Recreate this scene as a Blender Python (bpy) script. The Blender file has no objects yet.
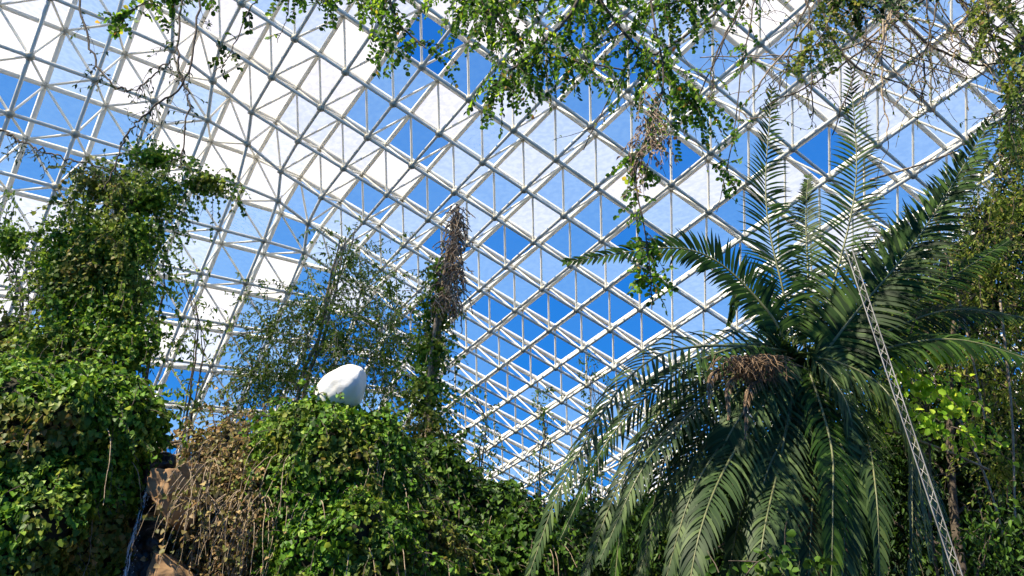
import bpy, bmesh, math, random
import numpy as np
from mathutils import Vector, Matrix, noise
rng=np.random.default_rng(11)
random.seed(5)
CP,SP=math.cos(math.radians(25)),math.sin(math.radians(25))
FO=800.0
def W(px,py,y):
    a=px-512.0; b=288.0-py
    f=FO*CP-b*SP; u=FO*SP+b*CP
    return np.array([a/f*y,y,1.6+u/f*y])
def nz(v):
    v=np.asarray(v,float); return v/(np.linalg.norm(v,axis=-1,keepdims=True)+1e-9)
# ---------------------------------------------------------------- materials
def newmat(name):
    m=bpy.data.materials.new(name); m.use_nodes=True
    nt=m.node_tree; nt.nodes.clear()
    return m,nt,nt.nodes.new('ShaderNodeOutputMaterial')
def ramp(nt,cols):
    r=nt.nodes.new('ShaderNodeValToRGB'); e=r.color_ramp.elements
    while len(e)<len(cols): e.new(0.5)
    for i,c in enumerate(cols):
        e[i].position=c[0]; e[i].color=(c[1],c[2],c[3],1)
    return r
def leafmat(name,cols,trans=0.35,rough=0.5,patch=None,pscale=1.2,spec=0.25):
    m,nt,o=newmat(name)
    g=nt.nodes.new('ShaderNodeNewGeometry'); r=ramp(nt,cols)
    nt.links.new(g.outputs['Random Per Island'],r.inputs[0])
    col=r.outputs[0]
    if patch:
        t=nt.nodes.new('ShaderNodeTexCoord'); n=nt.nodes.new('ShaderNodeTexNoise')
        n.inputs['Scale'].default_value=pscale; n.inputs['Detail'].default_value=2
        nt.links.new(t.outputs['Object'],n.inputs['Vector'])
        rr=ramp(nt,[(0.5,0,0,0),(0.62,1,1,1)]); nt.links.new(n.outputs[0],rr.inputs[0])
        mx=nt.nodes.new('ShaderNodeMixRGB'); mx.inputs[2].default_value=(*patch,1)
        ml=nt.nodes.new('ShaderNodeMath'); ml.operation='MULTIPLY'
        nt.links.new(rr.outputs[0],ml.inputs[0]); nt.links.new(g.outputs['Random Per Island'],ml.inputs[1])
        nt.links.new(ml.outputs[0],mx.inputs[0]); nt.links.new(col,mx.inputs[1]); col=mx.outputs[0]
    p=nt.nodes.new('ShaderNodeBsdfPrincipled'); p.inputs['Roughness'].default_value=rough
    p.inputs['Specular IOR Level'].default_value=spec
    tr=nt.nodes.new('ShaderNodeBsdfTranslucent'); mx2=nt.nodes.new('ShaderNodeMixShader'); mx2.inputs[0].default_value=trans
    hs=nt.nodes.new('ShaderNodeHueSaturation'); hs.inputs['Value'].default_value=1.6; hs.inputs['Hue'].default_value=0.48
    nt.links.new(col,hs.inputs['Color']); nt.links.new(hs.outputs[0],tr.inputs[0])
    nt.links.new(col,p.inputs['Base Color']); nt.links.new(p.outputs[0],mx2.inputs[1]); nt.links.new(tr.outputs[0],mx2.inputs[2])
    nt.links.new(mx2.outputs[0],o.inputs[0]); return m
def solid(name,c1,c2,scale=6,rough=0.7,metal=0,bump=0.0,detail=6,stretch=None):
    m,nt,o=newmat(name)
    t=nt.nodes.new('ShaderNodeTexCoord'); n=nt.nodes.new('ShaderNodeTexNoise')
    n.inputs['Scale'].default_value=scale; n.inputs['Detail'].default_value=detail
    if stretch:
        mp=nt.nodes.new('ShaderNodeMapping'); mp.inputs['Scale'].default_value=stretch
        nt.links.new(t.outputs['Object'],mp.inputs[0]); nt.links.new(mp.outputs[0],n.inputs['Vector'])
    else: nt.links.new(t.outputs['Object'],n.inputs['Vector'])
    r=ramp(nt,[(0.35,*c1),(0.65,*c2)]); nt.links.new(n.outputs[0],r.inputs[0])
    p=nt.nodes.new('ShaderNodeBsdfPrincipled'); p.inputs['Roughness'].default_value=rough; p.inputs['Metallic'].default_value=metal
    nt.links.new(r.outputs[0],p.inputs['Base Color'])
    if bump:
        b=nt.nodes.new('ShaderNodeBump'); b.inputs['Strength'].default_value=bump; b.inputs['Distance'].default_value=.15
        nt.links.new(n.outputs[0],b.inputs['Height']); nt.links.new(b.outputs[0],p.inputs['Normal'])
    nt.links.new(p.outputs[0],o.inputs[0]); return m
M_ivy=leafmat('ivy_leaf',[(0,.02,.055,.005),(.4,.06,.16,.01),(.75,.13,.28,.02),(1,.34,.46,.06)],.28,patch=(.22,.13,.04),pscale=.9)
M_ivycol=leafmat('column_ivy_leaf',[(0,.03,.075,.006),(.4,.08,.19,.012),(.75,.17,.32,.025),(1,.36,.48,.06)],.35,patch=(.2,.16,.05),pscale=.7)
M_ivydry=leafmat('dry_ivy_leaf',[(0,.08,.055,.018),(.3,.11,.13,.025),(.55,.26,.18,.07),(.8,.42,.29,.13),(1,.2,.28,.05)],.28)
M_dark=leafmat('dark_leaf',[(0,.005,.016,.002),(.5,.018,.052,.006),(1,.07,.14,.014)],.3)  # very dark green leaf colours for trees, shrubs and vines
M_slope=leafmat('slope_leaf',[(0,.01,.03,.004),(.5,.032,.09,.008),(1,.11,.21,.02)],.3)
M_mid=leafmat('tree_leaf',[(0,.05,.09,.01),(.5,.12,.22,.025),(1,.28,.38,.07)],.45)
M_yel=leafmat('yellow_green_leaf',[(0,.05,.09,.008),(.5,.16,.24,.025),(.8,.32,.36,.06),(1,.34,.25,.09)],.42)  # olive to yellow-green leaf colours with a brownish end
M_lime=leafmat('lime_leaf',[(0,.14,.32,.02),(.5,.3,.5,.03),(1,.55,.68,.07)],.5)
M_hang=leafmat('hanging_leaf',[(0,.012,.045,.005),(.35,.04,.125,.008),(.8,.13,.29,.018),(.97,.3,.45,.03),(1,.5,.22,.03)],.55)
M_palm=leafmat('palm_leaf',[(0,.007,.022,.004),(.6,.021,.058,.008),(1,.075,.14,.022)],.3,rough=.5,spec=.15)
M_palmold=leafmat('palm_leaf_mature',[(0,.016,.038,.012),(.55,.045,.085,.026),(1,.13,.19,.06)],.34,rough=.5,spec=.2)
M_dry=leafmat('dead_leaf',[(0,.1,.06,.03),(.5,.26,.16,.09),(1,.45,.31,.18)],.2,rough=.8)
M_pod=leafmat('dead_twig',[(0,.12,.08,.06),(1,.34,.25,.18)],.1,rough=.8)
M_twig=solid('twig_bark',(.04,.03,.02),(.13,.10,.07),30,.9)
M_twigp=solid('pale_twig_bark',(.2,.14,.09),(.42,.33,.22),30,.9)
M_bark=solid('palm_bark',(.05,.035,.02),(.2,.13,.07),14,.95,bump=.6)
M_rachis=solid('palm_rachis',(.08,.10,.035),(.18,.18,.07),9,.5)
M_core=solid('mound_core',(.006,.008,.004),(.03,.028,.014),4,1)  # near-black core colour beneath the leaf cover
M_rock=solid('brown_rock',(.16,.085,.035),(.5,.31,.15),1.6,.85,bump=.5,detail=8,stretch=(1,1,2.2))
M_rockd=solid('wet_rock',(.008,.007,.006),(.05,.035,.025),4,.35,bump=.8)
M_white=solid('white_stone',(.68,.66,.6),(.9,.89,.85),4,.6,bump=.15)
M_steel=solid('white_painted_steel',(.88,.84,.73),(.96,.92,.83),2,.5)
M_strut=solid('painted_strut',(.78,.73,.61),(.93,.88,.77),1.2,.4)
M_node=solid('steel_node',(.34,.30,.21),(.58,.52,.4),3,.4,.1)
M_mast=solid('mast_aluminium',(.16,.155,.14),(.32,.31,.28),5,.5,.3)
M_soil=solid('soil',(.02,.015,.01),(.06,.045,.03),2,1)
M_wall=solid('planted_wall',(.012,.03,.008),(.05,.08,.02),1.5,.9)
m,nt,o=newmat('falling_water'); M_water=m
p=nt.nodes.new('ShaderNodeBsdfPrincipled'); p.inputs['Base Color'].default_value=(.9,.9,.86,1); p.inputs['Roughness'].default_value=.4
tr=nt.nodes.new('ShaderNodeBsdfTransparent'); mx=nt.nodes.new('ShaderNodeMixShader')
t=nt.nodes.new('ShaderNodeTexCoord'); mp=nt.nodes.new('ShaderNodeMapping'); mp.inputs['Scale'].default_value=(40,40,6)
n=nt.nodes.new('ShaderNodeTexNoise'); n.inputs['Scale'].default_value=1; n.inputs['Detail'].default_value=4
r=ramp(nt,[(.47,0,0,0),(.65,.75,.75,.75)])
nt.links.new(t.outputs['Object'],mp.inputs[0]); nt.links.new(mp.outputs[0],n.inputs['Vector']); nt.links.new(n.outputs[0],r.inputs[0])
nt.links.new(r.outputs[0],mx.inputs[0]); nt.links.new(tr.outputs[0],mx.inputs[1]); nt.links.new(p.outputs[0],mx.inputs[2]); nt.links.new(mx.outputs[0],o.inputs[0])
# glass : per-pane dirt amount stored as attribute
m,nt,o=newmat('roof_glass'); M_glass=m
t=nt.nodes.new('ShaderNodeTexCoord'); at=nt.nodes.new('ShaderNodeAttribute'); at.attribute_name='haze'
mp=nt.nodes.new('ShaderNodeMapping'); mp.inputs['Scale'].default_value=(1.0,1.0,3.5); mp.inputs['Rotation'].default_value=(.3,0,.6)
n2=nt.nodes.new('ShaderNodeTexNoise'); n2.inputs['Scale'].default_value=6; n2.inputs['Detail'].default_value=3
nt.links.new(t.outputs['Object'],mp.inputs[0]); nt.links.new(mp.outputs[0],n2.inputs['Vector'])
def mth(op,a,b):
    x=nt.nodes.new('ShaderNodeMath'); x.operation=op
    for i,v in enumerate((a,b)):
        if isinstance(v,(int,float)): x.inputs[i].default_value=v
        else: nt.links.new(v,x.inputs[i])
    return x.outputs[0]
rr=ramp(nt,[(.38,.84,.84,.84),(.62,1.0,1,1)]); nt.links.new(n2.outputs[0],rr.inputs[0])
fac=mth('MULTIPLY',at.outputs['Fac'],rr.outputs[0])
td=nt.nodes.new('ShaderNodeBsdfTranslucent')
wr=ramp(nt,[(0,.45,.95,1),(.3,.75,.94,.93),(.6,1,.92,.74)]); nt.links.new(at.outputs['Fac'],wr.inputs[0]); nt.links.new(wr.outputs[0],td.inputs[0])
tp=nt.nodes.new('ShaderNodeBsdfTransparent'); tp.inputs[0].default_value=(.96,.98,1,1)
mx=nt.nodes.new('ShaderNodeMixShader'); nt.links.new(fac,mx.inputs[0]); nt.links.new(tp.outputs[0],mx.inputs[1]); nt.links.new(td.outputs[0],mx.inputs[2])
nt.links.new(mx.outputs[0],o.inputs[0])
# ---------------------------------------------------------------- geometry accumulator
class Geo:
    def __init__(s): s.v=[];s.l=[];s.t=[];s.n=0
    def add(s,V,Fs):
        V=np.asarray(V,float).reshape(-1,3)
        s.v.append(V); s.l.append((Fs+s.n).ravel()); s.t.append(np.full(len(Fs),Fs.shape[1])); s.n+=len(V)
    def mesh(s,name,mat,loc=(0,0,0),smooth=False):
        me=bpy.data.meshes.new(name)
        V=np.concatenate(s.v)-np.asarray(loc); L=np.concatenate(s.l).astype(np.int32); T=np.concatenate(s.t).astype(np.int32)
        me.vertices.add(len(V)); me.vertices.foreach_set('co',V.astype(np.float32).ravel())
        me.loops.add(len(L)); me.loops.foreach_set('vertex_index',L)
        me.polygons.add(len(T)); st=np.concatenate([[0],np.cumsum(T)[:-1]]).astype(np.int32)
        me.polygons.foreach_set('loop_start',st)
        if smooth: me.polygons.foreach_set('use_smooth',np.ones(len(T),bool))
        me.update(calc_edges=True); me.materials.append(mat); return me
COL=bpy.context.scene.collection
def obj(name,data,loc=(0,0,0),parent=None,label=None,category=None,kind=None,group=None):
    ob=bpy.data.objects.new(name,data); COL.objects.link(ob)
    if parent: ob.parent=parent
    else: ob.location=Vector([float(c) for c in loc])
    if label: ob['label']=label
    if category: ob['category']=category
    if kind: ob['kind']=kind
    if group: ob['group']=group
    return ob
def thing(name,main,parts,loc,label,category,group=None,smooth=True):
    me=main[0].mesh(name,main[1],loc,smooth) if main else None
    ob=obj(name,me,loc,label=label,category=category,group=group)
    for p in parts:
        if p[1].n==0: continue
        obj(p[0],p[1].mesh(p[0],p[2],loc),parent=ob,kind=p[3] if len(p)>3 else None)
    return ob
def catmull(P,n):
    P=np.asarray(P,float); Q=np.vstack([2*P[0]-P[1],P,2*P[-1]-P[-2]]); out=[]
    k=len(P)-1
    for t in np.linspace(0,k,n):
        i=min(int(t),k-1); u=t-i; a,b,c,d=Q[i:i+4]
        out.append(.5*(2*b+(c-a)*u+(2*a-5*b+4*c-d)*u*u+(3*b-a-3*c+d)*u**3))
    return np.array(out)
def tube(G,P,r0,r1=None,sides=5):
    P=np.asarray(P,float); n=len(P); r1=r0 if r1 is None else r1
    T=nz(np.gradient(P,axis=0)); ref=np.array([0,0,1.]) if abs(T[0][2])<.9 else np.array([1.,0,0])
    A=nz(np.cross(T,ref)); B=np.cross(T,A); R=np.linspace(r0,r1,n)[:,None]
    V=[]
    for k in range(sides):
        a=2*math.pi*k/sides; V.append(P+R*(A*math.cos(a)+B*math.sin(a)))
    V=np.stack(V,1).reshape(-1,3)
    i=np.arange(n-1)[:,None]*sides; k=np.arange(sides)[None]; k2=(k+1)%sides
    G.add(V,np.stack([i+k,i+k2,i+sides+k2,i+sides+k],-1).reshape(-1,4))
def leaft(w1,w2,y1,y2,fold=.12,curl=-.12):
    V=np.array([[0,0,0],[-w1,y1,fold],[-w2,y2,fold*.6],[0,1,curl],[w2,y2,fold*.6],[w1,y1,fold]],float)
    return V,np.array([[0,3,2,1],[0,5,4,3]])
T_ivy=leaft(.5,.36,.22,.62); T_round=leaft(.34,.36,.28,.74); T_lance=leaft(.2,.16,.3,.65)
def leaves(G,P,D,N,S,T):
    P=np.asarray(P,float); 
    if len(P)==0: return
    D=nz(D); N=nz(N-np.sum(N*D,1,keepdims=True)*D); X=np.cross(D,N)
    tv,tf=T; k=len(tv); S=np.asarray(S).reshape(-1,1,1)
    V=P[:,None]+S*(tv[None,:,0:1]*X[:,None]+tv[None,:,1:2]*D[:,None]+tv[None,:,2:3]*N[:,None])
    Fs=(tf[None]+(np.arange(len(P))*k)[:,None,None]).reshape(-1,4)
    G.add(V.reshape(-1,3),Fs)
_ico={}
def ico(sub):
    if sub not in _ico:
        bm=bmesh.new(); bmesh.ops.create_icosphere(bm,subdivisions=sub,radius=1)
        _ico[sub]=(np.array([v.co[:] for v in bm.verts]),np.array([[v.index for v in f.verts] for f in bm.faces])); bm.free()
    return _ico[sub]
def blob(c,r,sub=4,amp=.12,freq=1.6,seed=0,fine=.5):
    V,Fs=ico(sub); r=np.asarray(r,float)*np.ones(3)
    d=np.array([noise.noise(Vector(v*freq)+Vector((seed*7.3,seed*3.1,1.7)))+fine*noise.noise(Vector(v*freq*2.7)+Vector((seed,2,seed*5))) for v in V])
    return c+V*(1+amp*2*d)[:,None]*r, Fs
def rockhull(c,r,seed,n=13,step=.07,rough=.16):
    """angular layered stone: convex hull of scattered points with stepped bedding planes"""
    g=np.random.default_rng(seed); r=np.asarray(r,float)*np.ones(3); bm=bmesh.new()
    for q in g.uniform(-1,1,(n,3)): bm.verts.new(q/max(abs(q))*g.uniform(.75,1))
    bmesh.ops.convex_hull(bm,input=bm.verts[:]); bmesh.ops.delete(bm,geom=[v for v in bm.verts if not v.link_faces],context='VERTS')
    bmesh.ops.triangulate(bm,faces=bm.faces[:]); bmesh.ops.subdivide_edges(bm,edges=bm.edges[:],cuts=11,use_grid_fill=True); bmesh.ops.triangulate(bm,faces=bm.faces[:])
    for _ in range(5): bmesh.ops.smooth_vert(bm,verts=bm.verts[:],factor=.5,use_axis_x=True,use_axis_y=True,use_axis_z=True)
    V=np.array([v.co[:] for v in bm.verts]); 
    bm.verts.index_update(); Fs=np.array([[v.index for v in f.verts] for f in bm.faces]); bm.free()
    def dd(v):
        z=v[2]*2.6+noise.noise(Vector(v*1.3))*1.1+seed; s=z-math.floor(z)
        return step*s*s-.05+noise.noise(Vector(v*1.6)+Vector((seed,0,0)))*rough+noise.noise(Vector(v*6)+Vector((seed,0,0)))*.03
    d=np.array([dd(v) for v in V]); s=np.stack([1+d*1.4,1+d*1.4,1+d*.4],1)
    return c+V*s*r, Fs
def sample(V,Fs,n):
    A,B,C=V[Fs[:,0]],V[Fs[:,1]],V[Fs[:,2]]; cr=np.cross(B-A,C-A); ar=np.linalg.norm(cr,axis=1)
    i=rng.choice(len(Fs),n,p=ar/ar.sum()); u=rng.random((n,1)); v=rng.random((n,1)); m=u+v>1; u=np.where(m,1-u,u); v=np.where(m,1-v,v)
    return A[i]+u*(B-A)[i]+v*(C-A)[i], nz(cr[i]), ar.sum()/2
def ivy_on(G,V,Fs,dens,size,T,others,tip=.25,lift=.05,rough=.5):
    _,_,area=sample(V,Fs,2); n=int(area*dens); P,N,_=sample(V,Fs,n)
    keep=P[:,2]>1.2
    for c,r in others: keep&=(((P-c)/(np.asarray(r)*.84))**2).sum(1)>1
    keep&=~((P[:,1]-V[:,1].mean()>0.45*np.ptp(V[:,1])/2))
    gap=np.array([noise.noise(Vector(p*3.1)) for p in P]); keep&=(gap>-.3)|(rng.random(n)<.45)
    P,N=P[keep],N[keep]; n=len(P)
    D=np.array([0,0,-1.])+rng.normal(0,.45,(n,3)); D=D-np.sum(D*N,1,keepdims=True)*N*.8+N*tip
    leaves(G,P+N*rng.random((n,1))*lift,D,N+rng.normal(0,rough,(n,3)),size*rng.uniform(.5,1.3,n),T)
def strand(Gs,Gl,p,L,spacing,size,T,wander=.25,down=1.0,r=.006,d0=None):
    p=np.array(p,float); d=nz(d0 if d0 is not None else np.array([rng.normal(0,.4),rng.normal(0,.4),-.3])); P=[p.copy()]
    step=.07; k=max(3,int(L/step))
    for _ in range(k):
        d=nz(d+np.array([0,0,-1.])*down*.22+rng.normal(0,wander,3)*.35); p=p+d*step; P.append(p.copy())
    P=np.array(P); tube(Gs,P,r,r*.5,4)
    if size>0:
        n=max(2,int(L/spacing)); t=np.sort(rng.random(n))*(len(P)-1); i=t.astype(int).clip(0,len(P)-2); q=P[i]+(t-i)[:,None]*(P[i+1]-P[i])
        td=nz(P[i+1]-P[i]); sd=nz(np.cross(td,rng.normal(0,1,(n,3))))
        leaves(Gl,q,sd+td*.5+np.array([0,0,-.5]),rng.normal(0,.6,(n,3))+np.array([0,-.5,.8]),size*rng.uniform(.6,1.25,n),T)
# ---------------------------------------------------------------- space frame roof (one grid folded over a hip)
C0=np.array([-2.0,38.,9.8]); K1,K2=1.09,.352; ZL=7.6
a2=math.radians(-21.7); e2=np.array([math.cos(a2),math.sin(a2),0]); n2=np.array([e2[1],-e2[0],0])
n1=np.array([.8,-.6,0]); e1=np.array([-.6,-.8,0])
hd=nz(np.cross(np.append(-K1*n1[:2],1),np.append(-K2*n2[:2],1))); hd=hd if hd[1]<0 else -hd
C0=C0-hd*(C0[2]-ZL)/hd[2]
N1=nz(np.append(-K1*n1[:2],1)); N2=nz(np.append(-K2*n2[:2],1))
G2=nz(np.cross(hd,N2)); G2=G2 if G2@e1>0 else -G2
G1=nz(np.cross(hd,N1)); G1=G1 if G1[2]<0 else -G1
TH=math.acos(np.clip(G1@G2,-1,1)); UPV=N2
RB=1.2; bb=np.linspace(-RB,RB,201); phi=TH*np.clip((bb+RB)/(2*RB),0,1); phi=TH*(3*(phi/TH)**2-2*(phi/TH)**3)
dx=np.cos(phi)*(bb[1]-bb[0]); dz=-np.sin(phi)*(bb[1]-bb[0]); bx=-RB+np.cumsum(dx)-dx[0]; bz=np.cumsum(dz)-dz[0]
def fold(a,b):
    if b<=-RB: x,z,f=b,0,0
    elif b>=RB: x,z,f=bx[-1]+(b-RB)*math.cos(TH),bz[-1]-(b-RB)*math.sin(TH),TH
    else: k=(b+RB)/(2*RB)*200; x,z,f=np.interp(k,range(201),bx),np.interp(k,range(201),bz),np.interp(k,range(201),phi)
    return C0+hd*a+G2*x+UPV*z, -(UPV*math.cos(f)+G2*math.sin(f))
H=1.06; ROT=math.radians(-12)
S2=nz(n2+np.array([0,0,K2])); E=np.array([e2@hd,e2@G2]); S=np.array([S2@hd,S2@G2])
E,S=E*math.cos(ROT)+S*math.sin(ROT),-E*math.sin(ROT)+S*math.cos(ROT)
bars=[];struts=[];nodes=[];glass=Geo();haze=[]
outer={};inner={}
for j in range(-60,75):
    for i in range(-75,75):
        ab=E*H*i+S*H*j; p,N=fold(*ab)
        if p[2]<ZL-.5 or p[1]<3 or p[0]>27 or p[0]<-26 or p[1]>52: continue
        if (i+j)%2==0: outer[(i,j)]=(p,N)
        elif p[2]>ZL+.3: inner[(i,j)]=(p+N*1.15,N,ab,p)
for (i,j),(p,N) in outer.items():
    for di in (-1,1):
        q=outer.get((i+di,j+1))
        if q is not None: bars.append((p,q[0],nz(N+q[1])))
    nodes.append((p+N*.1,.11))
for (i,j),(p,N,ab,p0) in inner.items():
    for di in (-1,1):
        q=inner.get((i+di,j+1))
        if q is not None: struts.append((p,q[0],.05))
    cs=[outer.get(k) for k in ((i-1,j),(i,j-1),(i+1,j),(i,j+1))]
    for q in cs:
        if q is not None: struts.append((p,q[0]+q[1]*.1,.034))
    nodes.append((p,.12))
    if all(c is not None for c in cs):
        glass.add(np.array([c[0]-c[1]*.04 for c in cs]),np.array([[0,1,2,3]]))
        d2=(p0-C0)@n2; nn=noise.noise(Vector(p0*.16)+Vector((3.3,0,0))); rr=rng.random()
        if ab[1]>-1: pr=.5+.5*nn-.5*max(0,(p0[1]-21)/8)
        else: pr=.02+max(0,d2-13)*.03+.4*nn
        if abs(ab[1])<2.4 and p0[1]<27: pr+=.4
        if rr<pr: hz=rng.uniform(.3,.75)
        elif rr<pr+.48: hz=rng.uniform(.08,.27)
        else: hz=rng.uniform(.01,.05)
        haze.append(hz)
def mat_between(p,q):
    p=Vector(p); q=Vector(q); d=q-p
    return Matrix.Translation((p+q)/2)@d.to_track_quat('Z','Y').to_matrix().to_4x4(), d.length
def bargeo(G,p,q,N,w=.056,d=.12):
    t=nz(q-p); x=nz(np.cross(t,N)); V=[]
    for e in (p,q):
        for a,b in ((-w,-.02),(w,-.02),(w,d),(-w,d)): V.append(e+x*a+N*b)
    G.add(V,np.array([[0,1,5,4],[1,2,6,5],[2,3,7,6],[3,0,4,7]]))
eye=np.array([0,0,1.6])
def inview(p):
    v=p-eye; dpt=v[1]*CP+v[2]*SP; return dpt>0 and abs(v[0])/dpt<.64 and abs(v[2]*CP-v[1]*SP)/dpt<.36
def rank(lst,key): return sorted(lst,key=lambda a:(0 if inview(key(a)) else 1,np.linalg.norm(key(a)-eye)))
frame=obj('space_frame',None,C0,label='cream-white steel double-layer space frame carrying the glass roof',category='roof frame')
off=Vector(C0)
bars=rank(bars,lambda a:(a[0]+a[1])/2); struts=rank(struts,lambda a:(a[0]+a[1])/2); nodes=rank(nodes,lambda a:a[0])
for p,q,N in bars[:100]:
    G=Geo(); bargeo(G,p,q,N); c=(p+q)/2; ob=obj('glazing_bar',G.mesh('glazing_bar',M_steel,c),parent=frame); ob.location=Vector(c)-off
G=Geo(); [bargeo(G,p,q,N) for p,q,N in bars[100:]]; obj('glazing_bar',G.mesh('glazing_bar',M_steel,C0),parent=frame,kind='stuff')
G=Geo(); tube(G,[[0,0,-.5],[0,0,.5]],1,1,8); ume=G.mesh('strut',M_strut,smooth=True)
for p,q,r in struts[:100]:
    mt,L=mat_between(p,q); ob=obj('strut',ume,parent=frame); ob.matrix_local=Matrix.Translation(-off)@mt@Matrix.Diagonal((r,r,L,1))
G=Geo(); [tube(G,[p,q],r,r,6) for p,q,r in struts[100:]]; obj('strut',G.mesh('strut',M_strut,C0,True),parent=frame,kind='stuff')
G=Geo(); G.add(*ico(2)); nme=G.mesh('node',M_node,smooth=True)
for p,r in nodes[:100]:
    ob=obj('node',nme,parent=frame); ob.location=Vector(p)-off; ob.scale=(r,r,r)
G=Geo(); [G.add(p+ico(1)[0]*r,ico(1)[1]) for p,r in nodes[100:]]; obj('node',G.mesh('node',M_node,C0,True),parent=frame,kind='stuff')
def box_beam(a,b,w,h,up):
    G=Geo(); t=nz(b-a); x=nz(np.cross(t,up)); u=np.cross(x,t); V=[]
    for e in (a,b):
        for s,r in ((-1,-1),(1,-1),(1,1),(-1,1)): V.append(e+x*w*s+u*h*r)
    G.add(V,np.array([[0,1,5,4],[1,2,6,5],[2,3,7,6],[3,0,4,7],[0,3,2,1],[4,5,6,7]])); return G
for e in (e1*44,e2*38):
    G=box_beam(C0,C0+e,.14,.12,np.array([0,0,1.])); obj('base_beam',G.mesh('base_beam',M_steel,C0),parent=frame)
gm=glass.mesh('ceiling',M_glass); a_=gm.attributes.new('haze','FLOAT','FACE'); a_.data.foreach_set('value',np.array(haze,np.float32))
obj('ceiling',gm,label='sloping glass roof of diamond panes, partly hazed white',category='glass roof',kind='structure')
def wall(name,a,b,lab):
    G=Geo(); G.add([a*[1,1,0],b*[1,1,0],b,a],np.array([[0,1,2,3]]))
    o_=obj(name,G.mesh(name,M_wall),label=lab,category='wall',kind='structure')
    md=o_.modifiers.new('s','SOLIDIFY'); md.thickness=.2
wall('wall_left',C0-[0,0,.12],C0+e1*44-[0,0,.12],'dark planted wall below the glass roof')
wall('wall_back',C0-[0,0,.12],C0+e2*38-[0,0,.12],'dark planted wall below the glass roof')
G=Geo(); G.add([[-40,-8,0],[40,-8,0],[40,55,0],[-40,55,0]],np.array([[0,1,2,3]])); obj('floor',G.mesh('floor',M_soil),label='dark soil ground of the planted house',category='ground',kind='structure')
# ---------------------------------------------------------------- ivy mounds
def mound(name,bl,mat,label,dens=520,size=.11,strands=60,seed=1,T=T_ivy,slen=.8,cat='ivy',dry=0,wf=.8,amp=.12):
    core=Geo(); lf=Geo(); st=Geo(); ds=Geo(); info=[]
    for px,py,y,r in bl:
        info.append((W(px,py,y),np.asarray(r,float)*np.ones(3)))
    c=np.array([np.mean([a[0][0] for a in info]),np.mean([a[0][1] for a in info])+.4,.8]); w=(max(a[0][0]+a[1][0] for a in info)-min(a[0][0]-a[1][0] for a in info))/2
    info.append((c,np.array([w*wf,.9,1.6])))
    for k,(c,r) in enumerate(info):
        V,Fs=blob(c,r,4,amp,1.9,seed+k,.8); core.add(c+(V-c)*.92,Fs)
        ivy_on(lf,V,Fs,dens,size,T,[info[m] for m in range(len(info)) if m!=k],lift=.1)
        if k<len(info)-1:
            P,N,_=sample(V,Fs,strands+dry)
            for q,(p,nn) in enumerate(zip(P,N)):
                if nn[1]<.2 and p[2]>1.5:
                    if q<strands: strand(st,lf,p+nn*.03,rng.uniform(.25,slen),.035,size*.9,T,.3,d0=nn+[0,0,-.2])
                    elif p[2]<c[2]+.3*r[2]: strand(ds,lf,p+nn*.1,rng.uniform(.4,1.3),.2,size*.8,T,.25,1.3,.006,d0=nn+[0,-.3,-.6])
    base=np.array([info[0][0][0],info[0][0][1],0.])
    return thing(name,(core,M_core),[('ivy_foliage',lf,mat),('vine_stem',st,M_twig),('dry_stem',ds,M_twigp)],base,label,cat)
mound('ivy_mound',[(40,458,9,1.0),(98,428,9.2,(.66,.7,.54)),(-10,540,8.8,1.15),(36,560,8.9,(.55,.7,.9)),(-60,440,9.3,1.1)],M_ivy,'broad rock mound smothered in bright green ivy',1600,.066,130,seed=3,dry=14,wf=.62)
mound('ivy_mound',[(322,466,10,(.78,.7,.80)),(372,480,10.2,(.48,.6,.76)),(312,520,9.9,.6),(345,570,9.8,.9),(400,560,10.3,.7)],M_ivy,'rounded ivy-covered boulder topped by a white stone',1700,.066,190,seed=13,dry=60)
mound('ivy_mound',[(232,464,10.6,(.55,.6,.46)),(238,520,10.2,(.5,.6,.7)),(264,510,9.75,(.32,.5,.5)),(245,590,10.1,(.7,.8,.8))],M_ivydry,'ledge hung with brown and green dry ivy strands',560,.06,170,23,slen=1.2,dry=420)
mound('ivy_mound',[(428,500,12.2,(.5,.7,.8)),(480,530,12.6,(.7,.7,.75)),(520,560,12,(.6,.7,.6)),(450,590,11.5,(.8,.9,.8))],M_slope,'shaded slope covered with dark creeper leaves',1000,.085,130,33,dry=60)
c=W(343,390,9.9); G=Geo(); V,Fs=blob(c,(.35,.3,.30),5,.05,1.2,4,.25); V[:,2]+=(V[:,0]-c[0])*.3
V[:,0]=np.where(V[:,0]>c[0]+.22,c[0]+.22+(V[:,0]-c[0]-.22)*.45,V[:,0])
G.add(V,Fs)
thing('white_boulder',(G,M_white),[],c,'smooth rounded white stone on top of the ivy-covered boulder','boulder')
G=Geo(); dv=Geo(); dl=Geo()
for k,(px,py,y,r) in enumerate([(174,502,9.05,(.25,.3,.42)),(190,480,9.15,(.2,.3,.2)),(172,600,9.2,(.32,.4,.55))]):
    G.add(*rockhull(W(px,py,y),r,61+k,16,.06,.12))
for _ in range(46):
    strand(dv,dl,W(rng.uniform(178,215),rng.uniform(455,505),8.7),rng.uniform(.3,1.0),.12,.06,T_ivy,.25,1.2,.005)
thing('brown_rock',(G,M_rock),[],W(172,620,9.1)*[1,1,0],'craggy tan-brown rock face beside the waterfall','rock')
thing('dry_creeper',(dv,M_twigp),[('foliage',dl,M_ivydry)],W(190,455,8.7),'dry tan creeper stems draped over the brown rock','creeper')
G=Geo()
for k,(px,py,y,r) in enumerate([(125,560,9.6,(.5,.4,.6)),(145,485,9.8,(.35,.4,.4)),(120,650,9.5,(.5,.5,1.2)),(95,530,9.5,(.3,.3,.4))]):
    G.add(*rockhull(W(px,py,y),r,50+k,20))
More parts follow.
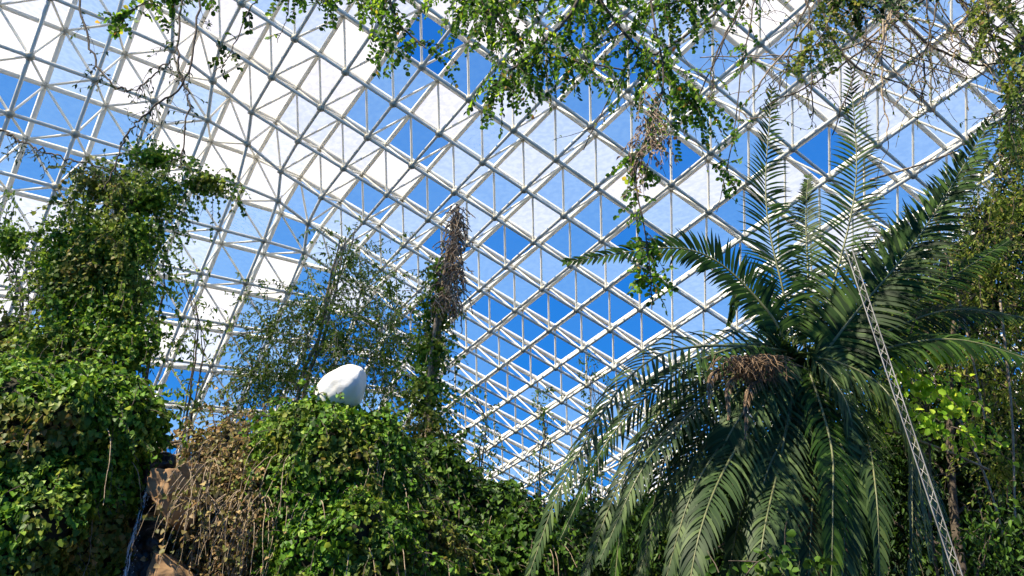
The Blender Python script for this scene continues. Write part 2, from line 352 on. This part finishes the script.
thing('wet_rock',(G,M_rockd),[],W(120,650,9.5)*[1,1,0],'dark wet rock face behind the falling water','rock')
G=Geo()
for k in range(20):
    o_=rng.normal(0,.35); s0=rng.random()**2*.5
    pts=np.array([W(153+o_*3,468,9.15),W(148+o_*3,488,9.0),W(140+o_*4,516,8.9),W(129+o_*6,552,8.85),W(117+o_*10,640,8.8)])
    P=catmull(pts,60)[int(s0*40):]; P=P[:int(len(P)*rng.uniform(.5,1))]; P=P+rng.normal(0,.004,P.shape); tube(G,P,rng.uniform(.002,.005),rng.uniform(.003,.008),5)
for k in range(260):
    t=rng.random(); q=W(148-33*t+rng.normal(0,2+5*t),490+130*t,8.9); V,Fs=ico(1); G.add(q+V*rng.uniform(.002,.006),Fs)
thing('waterfall',(G,M_water),[],W(117,640,8.8),'thin white trickle of water falling over dark rock','waterfall')
# ---------------------------------------------------------------- climbing vines
def cloud(lf,st,bl,n,size,T,ns,slen,spacing=.05,down=1,wander=.35,shell=.55,slender=0.006):
    for px,py,y,r in bl:
        c=W(px,py,y); r=np.asarray(r,float)*np.ones(3); vol=r.prod()**.66
        k=int(n*vol); d=nz(rng.normal(0,1,(k,3))); rad=rng.uniform(shell,1.1,(k,1)); nse=np.array([noise.noise(Vector(c+q*2.2)) for q in d*r])[:,None]
        P=c+d*r*rad*(1+.7*nse); D=rng.normal(0,.7,(k,3))+[0,0,-.8]
        leaves(lf,P,D,d+rng.normal(0,.5,(k,3))+[0,-.2,.3],size*rng.uniform(.55,1.25,k),T)
        for _ in range(int(ns*vol)+1):
            d=nz(rng.normal(0,1,3)); strand(st,lf,c+d*r*.8,rng.uniform(.3,1)*slen,spacing,size,T,wander,down,slender,d0=d)
def climber(name,label,path,bl,mat,n,size,T,ns,slen,rad=.05,cat='vine',ground=True,group=None,stem=M_twig,**k):
    lf=Geo(); st=Geo(); main=Geo(); P=[W(*p) for p in path]
    if ground: P=[np.array([P[0][0],P[0][1],0.])]+P
    for j in range(4):
        Q=catmull(P,30)+np.cumsum(rng.normal(0,.02,(30,3)),0)+rng.normal(0,.05,3)*(j>0); tube(main,Q,rad*(1 if j==0 else .5),rad*.3,6)
    cloud(lf,st,bl,n,size,T,ns,slen,**k)
    return thing(name,(main,stem),[('foliage',lf,mat),('vine_stem',st,stem)],P[0],label,cat,group)
climber('climbing_vine','ragged tall column of ivy climbing up to the roof frame',[(95,400,11),(85,300,11),(120,230,11),(170,185,11)],
  [(85,340,11,(.74,.5,.5)),(82,290,11,(.68,.5,.5)),(92,238,11,(.62,.5,.5)),(145,198,11,(.58,.5,.3)),(205,183,11,(.4,.4,.14)),(105,185,11,(.5,.4,.28)),(135,240,11,(.38,.4,.45)),(50,355,11,(.6,.5,.35)),(62,270,11,(.4,.4,.5)),(125,300,11,(.4,.4,.55)),(10,240,11.5,(.15,.3,.3)),(8,335,11.5,(.3,.3,.3)),(155,158,11,(.42,.3,.16)),(112,265,11,(.42,.4,.45)),(130,345,11,(.4,.4,.4))],
  M_ivycol,10500,.066,T_ivy,240,1.0,shell=.2,spacing=.04)
climber('climbing_vine','bushy leafy vine clump with pale tangled stems',[(300,420,14),(320,340,14),(345,240,14)],
  [(290,375,14,(.9,.6,.6)),(340,340,14,(.7,.6,.9)),(350,262,14,(.42,.4,.6)),(385,355,14,(.5,.6,.8)),(310,310,14,(.6,.5,.6)),(260,385,14,(.45,.5,.5)),(390,290,14,(.38,.3,.5)),(270,330,14,(.45,.4,.5))],
  M_mid,1900,.085,T_lance,190,1.3,down=.5,shell=.1,stem=M_twigp)
climber('climbing_vine','slender vine-wrapped stem leafy at its foot',[(425,470,13),(430,400,13),(438,330,13),(450,270,13),(457,213,13)],
  [(425,445,13,(.5,.35,.5)),(425,395,13,(.45,.3,.5)),(430,350,13,(.42,.3,.45)),(436,310,13,(.36,.25,.4)),(442,275,13,(.28,.2,.35))],
  M_ivycol,6500,.07,T_ivy,160,.6,rad=.09,stem=M_twigp,shell=.3)
lf=Geo(); st=Geo()
for _ in range(260):
    t=rng.random(); p=W(458+rng.normal(0,3+5*t)-t*8,210+t*95+rng.normal(0,4),12.6+rng.normal(0,.1)); strand(st,lf,p,rng.uniform(.2,.55),.07,.06,T_lance,.6,1.0,.014)
thing('dead_vine',(st,M_twigp),[('dead_leaf_cluster',lf,M_dry)],W(455,215,12.6),'bundle of dry tan vine stems wrapped on the climbing stem','dead vine')
for k,(a,b,cc) in enumerate([((20,345,14),(8,250,15),(5,210,15)),((150,345,15),(160,280,15),(150,250,15)),((590,470,22),(596,420,23),(590,370,24)),((540,470,26),(545,430,27),(540,400,27)),((480,470,24),(488,430,24),(470,395,24)),((190,400,17),(200,330,17),(185,280,17))]):
    climber('thin_creeper','thin leafy creeper scrambling up the roof frame',[a,b,cc],[(*cc[:2],cc[2],(.35,.3,.5)),(*b[:2],b[2],(.3,.3,.8)),(*a[:2],a[2],(.5,.4,.5))],M_mid,500,.13,T_lance,30,1.0,rad=.03,group='thin creepers on the roof frame')
for (pts) in ([(185,-40,7),(178,60,7),(188,100,7),(180,170,7)],[(200,-40,7),(190,70,7),(150,110,7),(125,140,7),(105,190,7)],[(70,-40,7),(95,60,7),(130,90,7),(170,60,7)],[(0,130,8),(40,150,8),(110,170,8)]):
    main=Geo(); lf=Geo(); st=Geo(); P=catmull([W(*p) for p in pts],40)+rng.normal(0,.012,(40,3)); tube(main,P,.014,.008,5)
    for i in rng.integers(4,40,24): strand(st,lf,P[i],rng.uniform(.15,.5),.06,.055,T_lance,.7,.4,.004)
    thing('hanging_vine',(main,M_twig),[('vine_twig',st,M_twig),('foliage',lf,M_dark)],P[0],'bare dark twisted vine hanging under the roof','vine','bare hanging vines')
# ---------------------------------------------------------------- leafy branches hanging from above
def branch(label,pts,ntw,tl,size,mat,rad=.02,T=T_round,tdown=.9,span=(.15,1)):
    main=Geo(); lf=Geo(); st=Geo(); P=catmull([W(*p) for p in pts],60); P+=np.cumsum(rng.normal(0,.004,P.shape),0); tube(main,P,rad,rad*.35,6)
    for _ in range(ntw):
        i=int(rng.uniform(*span)*58); a=rng.uniform(.35,1)*tl
        d=nz(rng.normal(0,1,3)*[1,.7,.5]+[0,0,-.3]); p=P[i].copy(); Q=[p]
        n=max(4,int(a/.036))
        for k in range(n):
            d=nz(d+np.array([0,0,-.14*tdown])+rng.normal(0,.06,3)); p=p+d*.036; Q.append(p)
        Q=np.array(Q); tube(st,Q,.004,.002,4)
        td=nz(np.gradient(Q,axis=0)); sd=nz(np.cross(td,rng.normal(0,1,3)+np.zeros_like(td)))
        for s in (-1,1):
            q=Q[1:]; m=len(q); D=sd[1:]*s+td[1:]*.45+[0,0,-.35]+rng.normal(0,.2,(m,3))
            kp=rng.random(m)<.8
            leaves(lf,q[kp],D[kp],(np.cross(sd[1:],td[1:])+rng.normal(0,.45,(m,3)))[kp],size*rng.uniform(.65,1.2,m)[kp],T)
    return thing('hanging_branch',(main,M_twig),[('branch_twig',st,M_twig),('foliage',lf,mat)],P[0],label,'branch')
D5=5.6
branch('leafy branch with small round green leaves drooping from above',[(640,-150,D5),(600,-40,D5),(560,30,D5),(515,70,D5),(500,90,D5)],66,.72,.046,M_hang,tdown=1.1)
branch('bright green leafy branch spreading below the roof',[(500,-160,D5),(470,-50,D5),(490,10,D5),(550,50,D5),(620,70,D5)],84,.72,.046,M_hang,tdown=1.1)
branch('leafy branch arching sideways with dense foliage',[(420,-150,5.2),(400,-50,5.2),(390,-20,5.2),(400,20,5.2),(430,50,5.2)],66,.55,.045,M_hang,tdown=1.1)
branch('long trailing branch with rows of round leaves',[(660,-150,D5),(650,-20,D5),(665,80,D5),(640,170,D5),(655,250,D5),(660,310,D5)],76,.3,.05,M_hang,rad=.012,tdown=1.4)
branch('leafy branch with hanging side shoots',[(600,-150,6),(590,-30,6),(620,30,6),(670,80,6),(695,110,6)],80,.75,.05,M_hang,tdown=1.1)
branch('dense leafy branch overhead in bright sun',[(700,-150,6),(620,-60,6),(560,-10,6),(500,0,6),(440,-10,6)],85,.6,.05,M_hang)
branch('leafy branch skirting the upper roof',[(800,-150,6.2),(760,-60,6.2),(720,-20,6.2),(680,0,6.2),(640,10,6.2)],80,.65,.048,M_hang)
branch('thin dark branch carrying small leaves',[(300,-120,5),(240,-60,5),(190,-15,5),(150,-5,5),(110,25,5)],60,.34,.045,M_hang,rad=.01)
branch('thin leafy branch spreading near the frame',[(340,-120,5.4),(320,-60,5.4),(270,-20,5.4),(330,-5,5.4),(380,5,5.4)],75,.38,.045,M_hang,rad=.01)
branch('thin branch with a few pointed leaves',[(330,-120,5),(290,-40,5),(250,10,5),(230,55,5),(210,75,5)],14,.2,.05,M_dark,rad=.008)
branch('thin branch with sparse leaves',[(330,-120,5.5),(300,-60,5.5),(290,0,5.5),(278,40,5.5)],10,.2,.05,M_hang,rad=.008)
branch('trailing shoot with sparse round leaves',[(780,-150,6),(760,-20,6),(745,60,6),(735,150,6),(722,215,6)],30,.24,.05,M_hang,rad=.01)
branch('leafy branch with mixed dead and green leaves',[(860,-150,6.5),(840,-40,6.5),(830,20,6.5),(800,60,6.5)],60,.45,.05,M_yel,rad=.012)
branch('dark-leaved branch spreading near the roof',[(1050,-150,6.5),(960,-60,6.5),(890,-10,6.5),(830,0,6.5)],75,.4,.052,M_dark,rad=.012)
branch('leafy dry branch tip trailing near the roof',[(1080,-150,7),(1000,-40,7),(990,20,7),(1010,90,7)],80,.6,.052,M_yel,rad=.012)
branch('shaded branch trailing with fine leaves',[(1120,-150,7.4),(1050,-40,7.4),(1020,60,7.4),(1010,140,7.4)],80,.6,.052,M_mid,rad=.012)
st=Geo(); lf=Geo()
for _ in range(34):
    strand(st,lf,W(648+rng.normal(0,4),85+rng.random()*70,5.4),rng.uniform(.2,.5),.03,.045,T_lance,.4,1.4,.004)
thing('seed_cluster',(st,M_twigp),[('dry_seed',lf,M_pod,'stuff')],W(648,80,5.4),'hanging cluster of brown dried seed pods','seed pods')
for k in range(50):
    main=Geo(); lf=Geo(); st=Geo(); x0=rng.uniform(740,1080); x1=x0+rng.uniform(-240,240); y=rng.uniform(7,9)
    P=catmull([W(x0,-60,y),W((x0+x1)/2+rng.normal(0,25),rng.uniform(-10,60),y),W(x1,rng.uniform(40,150),y)],30)+np.cumsum(rng.normal(0,.012,(30,3)),0)
    tube(main,P,rng.uniform(.01,.026),.007,5)
    for i in rng.integers(2,30,14): strand(st,lf,P[i],rng.uniform(.2,.9),.12,.05,T_lance,.6,.4,.006)
    thing('bare_vine',(main,M_twig if k%3 else M_twigp),[('vine_twig',st,M_twig if k%3 else M_twigp),('foliage',lf,M_yel)],P[0],'leafless tangled vine stem trailing from the roof','vine','bare vines tangled under the roof')
# ---------------------------------------------------------------- palm
PY=8.0
crown=W(800,385,PY); pbase=np.array([crown[0],crown[1],0.])
tr=Geo(); n=60; zz=np.linspace(0,crown[2]+.1,n); ang=np.linspace(0,2*math.pi,19)[:-1]; V=[]
for i,z in enumerate(zz):
    rr=.2+.03*math.sin(z*21)+.025*(i%3)
    for a in ang: V.append([pbase[0]+rr*(1+.06*math.sin(5*a+z*9))*math.cos(a),pbase[1]+rr*(1+.06*math.sin(5*a+z*9))*math.sin(a),z])
i=np.arange(n-1)[:,None]*18;k=np.arange(18)[None]; tr.add(V,np.stack([i+k,i+(k+1)%18,i+18+(k+1)%18,i+18+k],-1).reshape(-1,4))
palm=obj('palm',None,pbase,label='large feather palm with arching upright and drooping fronds',category='palm')
obj('trunk',tr.mesh('trunk',M_bark,pbase,True),parent=palm)
def frond(pts,nrm,Lp,n=88,droop=.35,w=.015,t0=.14,name='frond',mat=M_palm):
    P=catmull([W(*p) for p in pts],80); R=Geo(); Lf=Geo(); tube(R,P,.02,.004,6)
    T=nz(np.gradient(P,axis=0)); nrm=np.asarray(nrm,float)
    for k in range(n):
        t=t0+(1-t0)*(k+.3)/n; i=min(79,int(t*79)); tt=T[i]; N=nz(nrm-np.dot(nrm,tt)*tt); S=np.cross(tt,N)
        u=(t-t0)/(1-t0); L=Lp*(.6+.4*math.sin(math.pi*min(1,u*1.15+.12)))*(1-.6*max(0,u-.75)/.25)
        a=math.radians(24+32*u)
        for s in (-1,1):
            d=nz(S*s*math.cos(a)+tt*math.sin(a)+N*.15+rng.normal(0,.06,3)); p=P[i].copy(); l=L*rng.uniform(.88,1.08); pts_=[p]
            for q in range(4):
                d=nz(d+np.array([0,0,-droop*.28*(1+q*.4)])); p=p+d*l/4; pts_.append(p)
            pts_=np.array(pts_); X=nz(np.cross(nz(pts_[-1]-pts_[0]),N)); ws=[.5,1,.9,.6,.06]
            V=np.concatenate([pts_+X*w*np.array(ws)[:,None],pts_-X*w*np.array(ws)[:,None]])
            Lf.add(V,np.array([[q,q+1,q+6,q+5] for q in range(4)]))
    loc=P[0]; f=obj(name,R.mesh(name,M_bark if mat is M_dry else M_rachis,loc,True),parent=palm); f.location=Vector(loc)-Vector(pbase)
    obj('leaflets',Lf.mesh('leaflets',mat,loc),parent=f)
frond([(800,375,8),(785,300,8),(766,200,8.1),(772,86,8.3)],[.2,-1,0],.46,n=84)
frond([(803,370,8.1),(808,290,8.2),(806,220,8.4),(808,175,8.6)],[-.5,-1,0],.30,n=60)
frond([(808,372,8),(832,290,8),(856,180,8.1),(850,66,8.3)],[-.3,-1,.1],.46,n=84)
frond([(812,372,7.9),(850,320,7.8),(920,235,7.7),(990,122,7.8)],[-.5,-.9,.1],.6,droop=.4,n=115,w=.02)
frond([(812,372,8.1),(870,312,8.2),(930,220,8.3),(985,150,8.4)],[-.4,-.9,.1],.46,droop=.4,n=90,w=.018)
frond([(812,374,8),(870,335,8.2),(940,285,8.4),(1010,240,8.6)],[-.2,-.9,.4],.42,droop=.6,w=.017)
frond([(796,372,7.9),(765,308,7.8),(690,250,7.7),(562,262,7.6)],[0,-1,.15],.36,n=90,droop=.35,w=.018,t0=.2)
frond([(795,372,8.2),(772,330,8.4),(742,290,8.6),(728,325,8.8)],[.1,-.8,.6],.22,droop=.8,n=60)
frond([(815,376,7.9),(880,350,7.8),(960,340,7.6),(1060,370,7.4)],[0,-.8,.6],.45,droop=.9)
frond([(815,376,7.9),(870,340,8),(950,310,8),(1040,320,8)],[0,-.8,.6],.45,droop=.9)
for q_,(a,b,c_) in enumerate([((770,345),(690,365),(560,540)),((780,355),(720,390),(600,560)),((785,365),(740,420),(660,600)),((790,370),(770,440),(720,620)),
             ((798,365),(800,450),(775,620)),((806,365),(830,440),(830,620)),((812,362),(860,420),(880,600)),((816,358),(880,385),(930,560)),((790,352),(660,355),(520,600)),((820,360),(900,420),(905,640)),((800,372),(850,480),(860,660)),((785,365),(700,450),(690,640)),
             ((775,352),(700,380),(575,600)),((785,360),(730,400),(630,600)),((808,366),(815,450),(805,640)),((770,350),(670,400),(610,640)),((818,362),(890,400),(950,600)),
             ((795,362),(790,420),(745,570)),((812,360),(845,400),(855,560)),((788,358),(745,410),(700,560)),
             ((780,356),(690,410),(640,640)),((798,370),(780,460),(750,660)),((810,366),(845,460),(835,660)),((790,366),(735,450),(680,650))]):
    y0=7.8+rng.normal(0,.2); y1=7.2+rng.normal(0,.45)
    frond([(803,385,7.95),(*a,7.75),(*b,y0-.3),((b[0]+c_[0])/2+(b[0]-803)*.1,(b[1]+c_[1])/2-20,y1),(*c_,y1-.1)],[(b[0]-803)/120+rng.normal(0,.25),-1,.1],.41,n=72,droop=.65,t0=.18,w=.0145,mat=M_palmold if q_%5 else M_palm)
for a,b in [((735,378),(728,420)),((752,385),(745,440)),((720,370),(708,405))]:
    frond([(800,382,7.85),(*a,7.2),(*b,6.9)],[0,-1,.3],.12,n=26,droop=1.6,name='dead_frond',mat=M_dry,w=.006)
fb=Geo(); fl=Geo()
for _ in range(280):
    p=W(752+rng.normal(0,15),355+abs(rng.normal(0,6)),7.2+rng.normal(0,.1)); strand(fb,fl,p,rng.uniform(.08,.22),1,0,T_lance,.9,.7,.006)
obj('crown_fibre',fb.mesh('crown_fibre',solid('crown_fibre_brown',(.08,.05,.025),(.28,.18,.10),20,.9),pbase),parent=palm,kind='stuff')
# ---------------------------------------------------------------- lattice mast
def truss(name,a,b,w,bay,label,r=.0055):
    a=np.array(a);b=np.array(b); t=nz(b-a); x=nz(np.cross(t,[0,1,0.])); y=np.cross(t,x); L=np.linalg.norm(b-a); G=Geo(); B=Geo()
    cs=[x*w*math.cos(q)+y*w*math.sin(q) for q in (.5,2.6,4.7)]
    for c in cs: tube(G,[a+c,b+c],r,r,6)
    k=int(L/bay)
    for i in range(k):
        for j in range(3):
            p=a+t*(i*bay)+cs[j]; q=a+t*((i+1)*bay)+cs[(j+1)%3]; tube(B,[p,q] if i%2 else [a+t*(i*bay)+cs[(j+1)%3],a+t*((i+1)*bay)+cs[j]],r*.55,r*.55,5)
    return thing(name,(G,M_mast),[('lattice_brace',B,M_mast)],a,label,'mast')
top=W(848,250,6.8); bot=W(957,576,6.4); d=(bot-top); bot2=bot+d*(bot[2]/(-d[2])); truss('lattice_mast',bot2,top,.036,.11,'slender grey triangular lattice mast beside the palm')
# ---------------------------------------------------------------- trees at the right
def tree(label,path,bl,mat,n,size,T,ns,slen,rad=.08,stem=M_twig,name='tree',group=None,**k):
    lf=Geo(); st=Geo(); main=Geo(); P=[W(*p) for p in path]; P=[np.array([P[0][0],P[0][1],0.])]+P
    Q=catmull(P,30); tube(main,Q,rad,rad*.4,8)
    for b in bl:
        c=W(*b[:3]); i=int(np.argmin(np.linalg.norm(Q-c,axis=1))); i=max(3,i-4); tube(main,catmull([Q[i],(Q[i]+c)/2+rng.normal(0,.1,3),c],12),rad*.35,rad*.1,6)
    cloud(lf,st,bl,n,size,T,ns,slen,**k)
    return thing(name,(main,stem),[('foliage',lf,mat),('twig',st,stem)],P[0],label,name,group)
tree('dense dark green tree behind the palm',[(960,560,11),(950,400,11),(960,260,11)],
  [(900,420,11.5,(.9,.6,.8)),(980,390,11.5,(1.0,.6,.9)),(930,335,11.5,(.9,.6,.5)),(1010,470,11.5,(1.0,.6,1.0)),(910,520,11.5,(1.0,.6,.9)),(1000,570,11.5,(1.1,.6,.9)),(850,480,11.5,(.8,.6,.9)),(960,460,11.5,(.9,.6,.8)),
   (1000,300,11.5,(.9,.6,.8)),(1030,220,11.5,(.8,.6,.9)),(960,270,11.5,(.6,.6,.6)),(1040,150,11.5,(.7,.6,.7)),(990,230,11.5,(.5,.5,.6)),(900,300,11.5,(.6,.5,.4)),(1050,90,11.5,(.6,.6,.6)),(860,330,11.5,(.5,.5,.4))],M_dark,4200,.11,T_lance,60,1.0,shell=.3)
tree('tree with light yellow-green leaves and slim stems',[(1040,560,9.5),(1035,400,9.5),(1025,250,9.5)],
  [(1005,210,9.5,(.5,.5,.6)),(985,270,9.5,(.55,.5,.5)),(1030,330,9.5,(.55,.5,.7)),(1025,150,9.5,(.45,.5,.5)),(905,255,10,(.4,.5,.35)),(940,300,10,(.55,.5,.4)),(1010,400,9.5,(.45,.4,.4)),(890,330,9.8,(.45,.4,.3)),(970,360,9.5,(.4,.4,.3)),(1010,470,9.5,(.4,.4,.35))],M_yel,3200,.07,T_lance,170,1.0,stem=M_twig,shell=.2,rad=.03)
tree('young tree with bright lime green leaves',[(935,560,8.6),(930,460,8.6),(925,400,8.6)],
  [(925,385,7.9,(.35,.3,.2)),(900,372,7.9,(.25,.25,.18)),(955,402,7.9,(.28,.3,.2)),(930,425,7.9,(.28,.2,.18)),(905,345,7.9,(.25,.2,.14)),(975,440,8.1,(.25,.2,.18)),(890,410,8.1,(.2,.2,.2)),(945,355,8.0,(.25,.2,.12))],M_lime,1700,.07,T_round,80,.45,rad=.02,shell=.1)
tree('low shaded shrub with fine foliage',[(980,600,8),(985,560,8)],[(985,545,8,(.5,.4,.3)),(1010,530,8,(.4,.4,.3))],M_slope,1800,.08,T_lance,60,.5,rad=.02)
tree('dark shrub below the palm fronds',[(790,640,6.3),(785,600,6.3)],[(785,572,6.3,(.28,.3,.2)),(730,600,6.3,(.3,.3,.25))],M_slope,1500,.07,T_round,50,.3,rad=.02)
for x0,y0,x1,y1 in [(960,420,1005,540),(890,430,990,470),(1000,300,1015,520),(930,200,985,420),(870,180,960,150)]:
    G=Geo(); P=catmull([W(x0,y0,8.6),W((x0+x1)/2+4,(y0+y1)/2,8.5),W(x1,y1,8.5)],16); tube(G,P,.014,.01,6)
    thing('dead_liana',(G,M_twigp),[],P[0],'thin pale dead liana leaning among foliage','liana','pale dead lianas')
for px,y,s in [(470,20,1),(560,24,1),(620,21,1.1),(700,19,1.2),(400,22,1),(770,22,1.4),(870,20,1.8),(980,16,2.0),(580,30,1),(660,27,1),(515,33,1)]:
    top_=545 if px<500 else (530 if px<730 else 470)
    if y>25: top_=514
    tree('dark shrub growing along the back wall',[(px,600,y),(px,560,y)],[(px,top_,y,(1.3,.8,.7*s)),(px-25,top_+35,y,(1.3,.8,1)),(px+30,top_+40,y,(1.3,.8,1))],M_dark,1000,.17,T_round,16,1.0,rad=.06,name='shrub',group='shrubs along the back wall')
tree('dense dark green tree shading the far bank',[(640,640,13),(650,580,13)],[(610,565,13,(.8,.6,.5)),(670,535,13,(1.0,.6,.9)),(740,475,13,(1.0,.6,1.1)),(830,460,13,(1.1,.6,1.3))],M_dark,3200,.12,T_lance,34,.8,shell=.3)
# ---------------------------------------------------------------- light, sky, camera
sc=bpy.context.scene
w=bpy.data.worlds.new('sky'); sc.world=w; w.use_nodes=True; nt=w.node_tree; nt.nodes.clear()
o=nt.nodes.new('ShaderNodeOutputWorld'); b=nt.nodes.new('ShaderNodeBackground'); t=nt.nodes.new('ShaderNodeTexCoord'); s=nt.nodes.new('ShaderNodeSeparateXYZ')
nt.links.new(t.outputs['Generated'],s.inputs[0]); r=ramp(nt,[(0,.05,.36,.92),(.3,.012,.23,.8),(.8,.008,.14,.62)]); nt.links.new(s.outputs[2],r.inputs[0])
nt.links.new(r.outputs[0],b.inputs[0]); b.inputs[1].default_value=1.0; nt.links.new(b.outputs[0],o.inputs[0])
L=bpy.data.lights.new('sun','SUN'); L.energy=10; L.angle=.009; L.color=(1,.9,.72); so=bpy.data.objects.new('sun',L); COL.objects.link(so)
so.rotation_euler=Vector((-.45,-.42,.8)).to_track_quat('Z','Y').to_euler(); so.location=(0,0,30)
cd=bpy.data.cameras.new('camera'); cd.sensor_width=36; cd.lens=FO/1024*36; cd.clip_end=500
co=bpy.data.objects.new('camera',cd); COL.objects.link(co); co.location=(0,0,1.6); co.rotation_euler=(math.radians(115),0,0); sc.camera=co
sc.view_settings.view_transform='Standard'
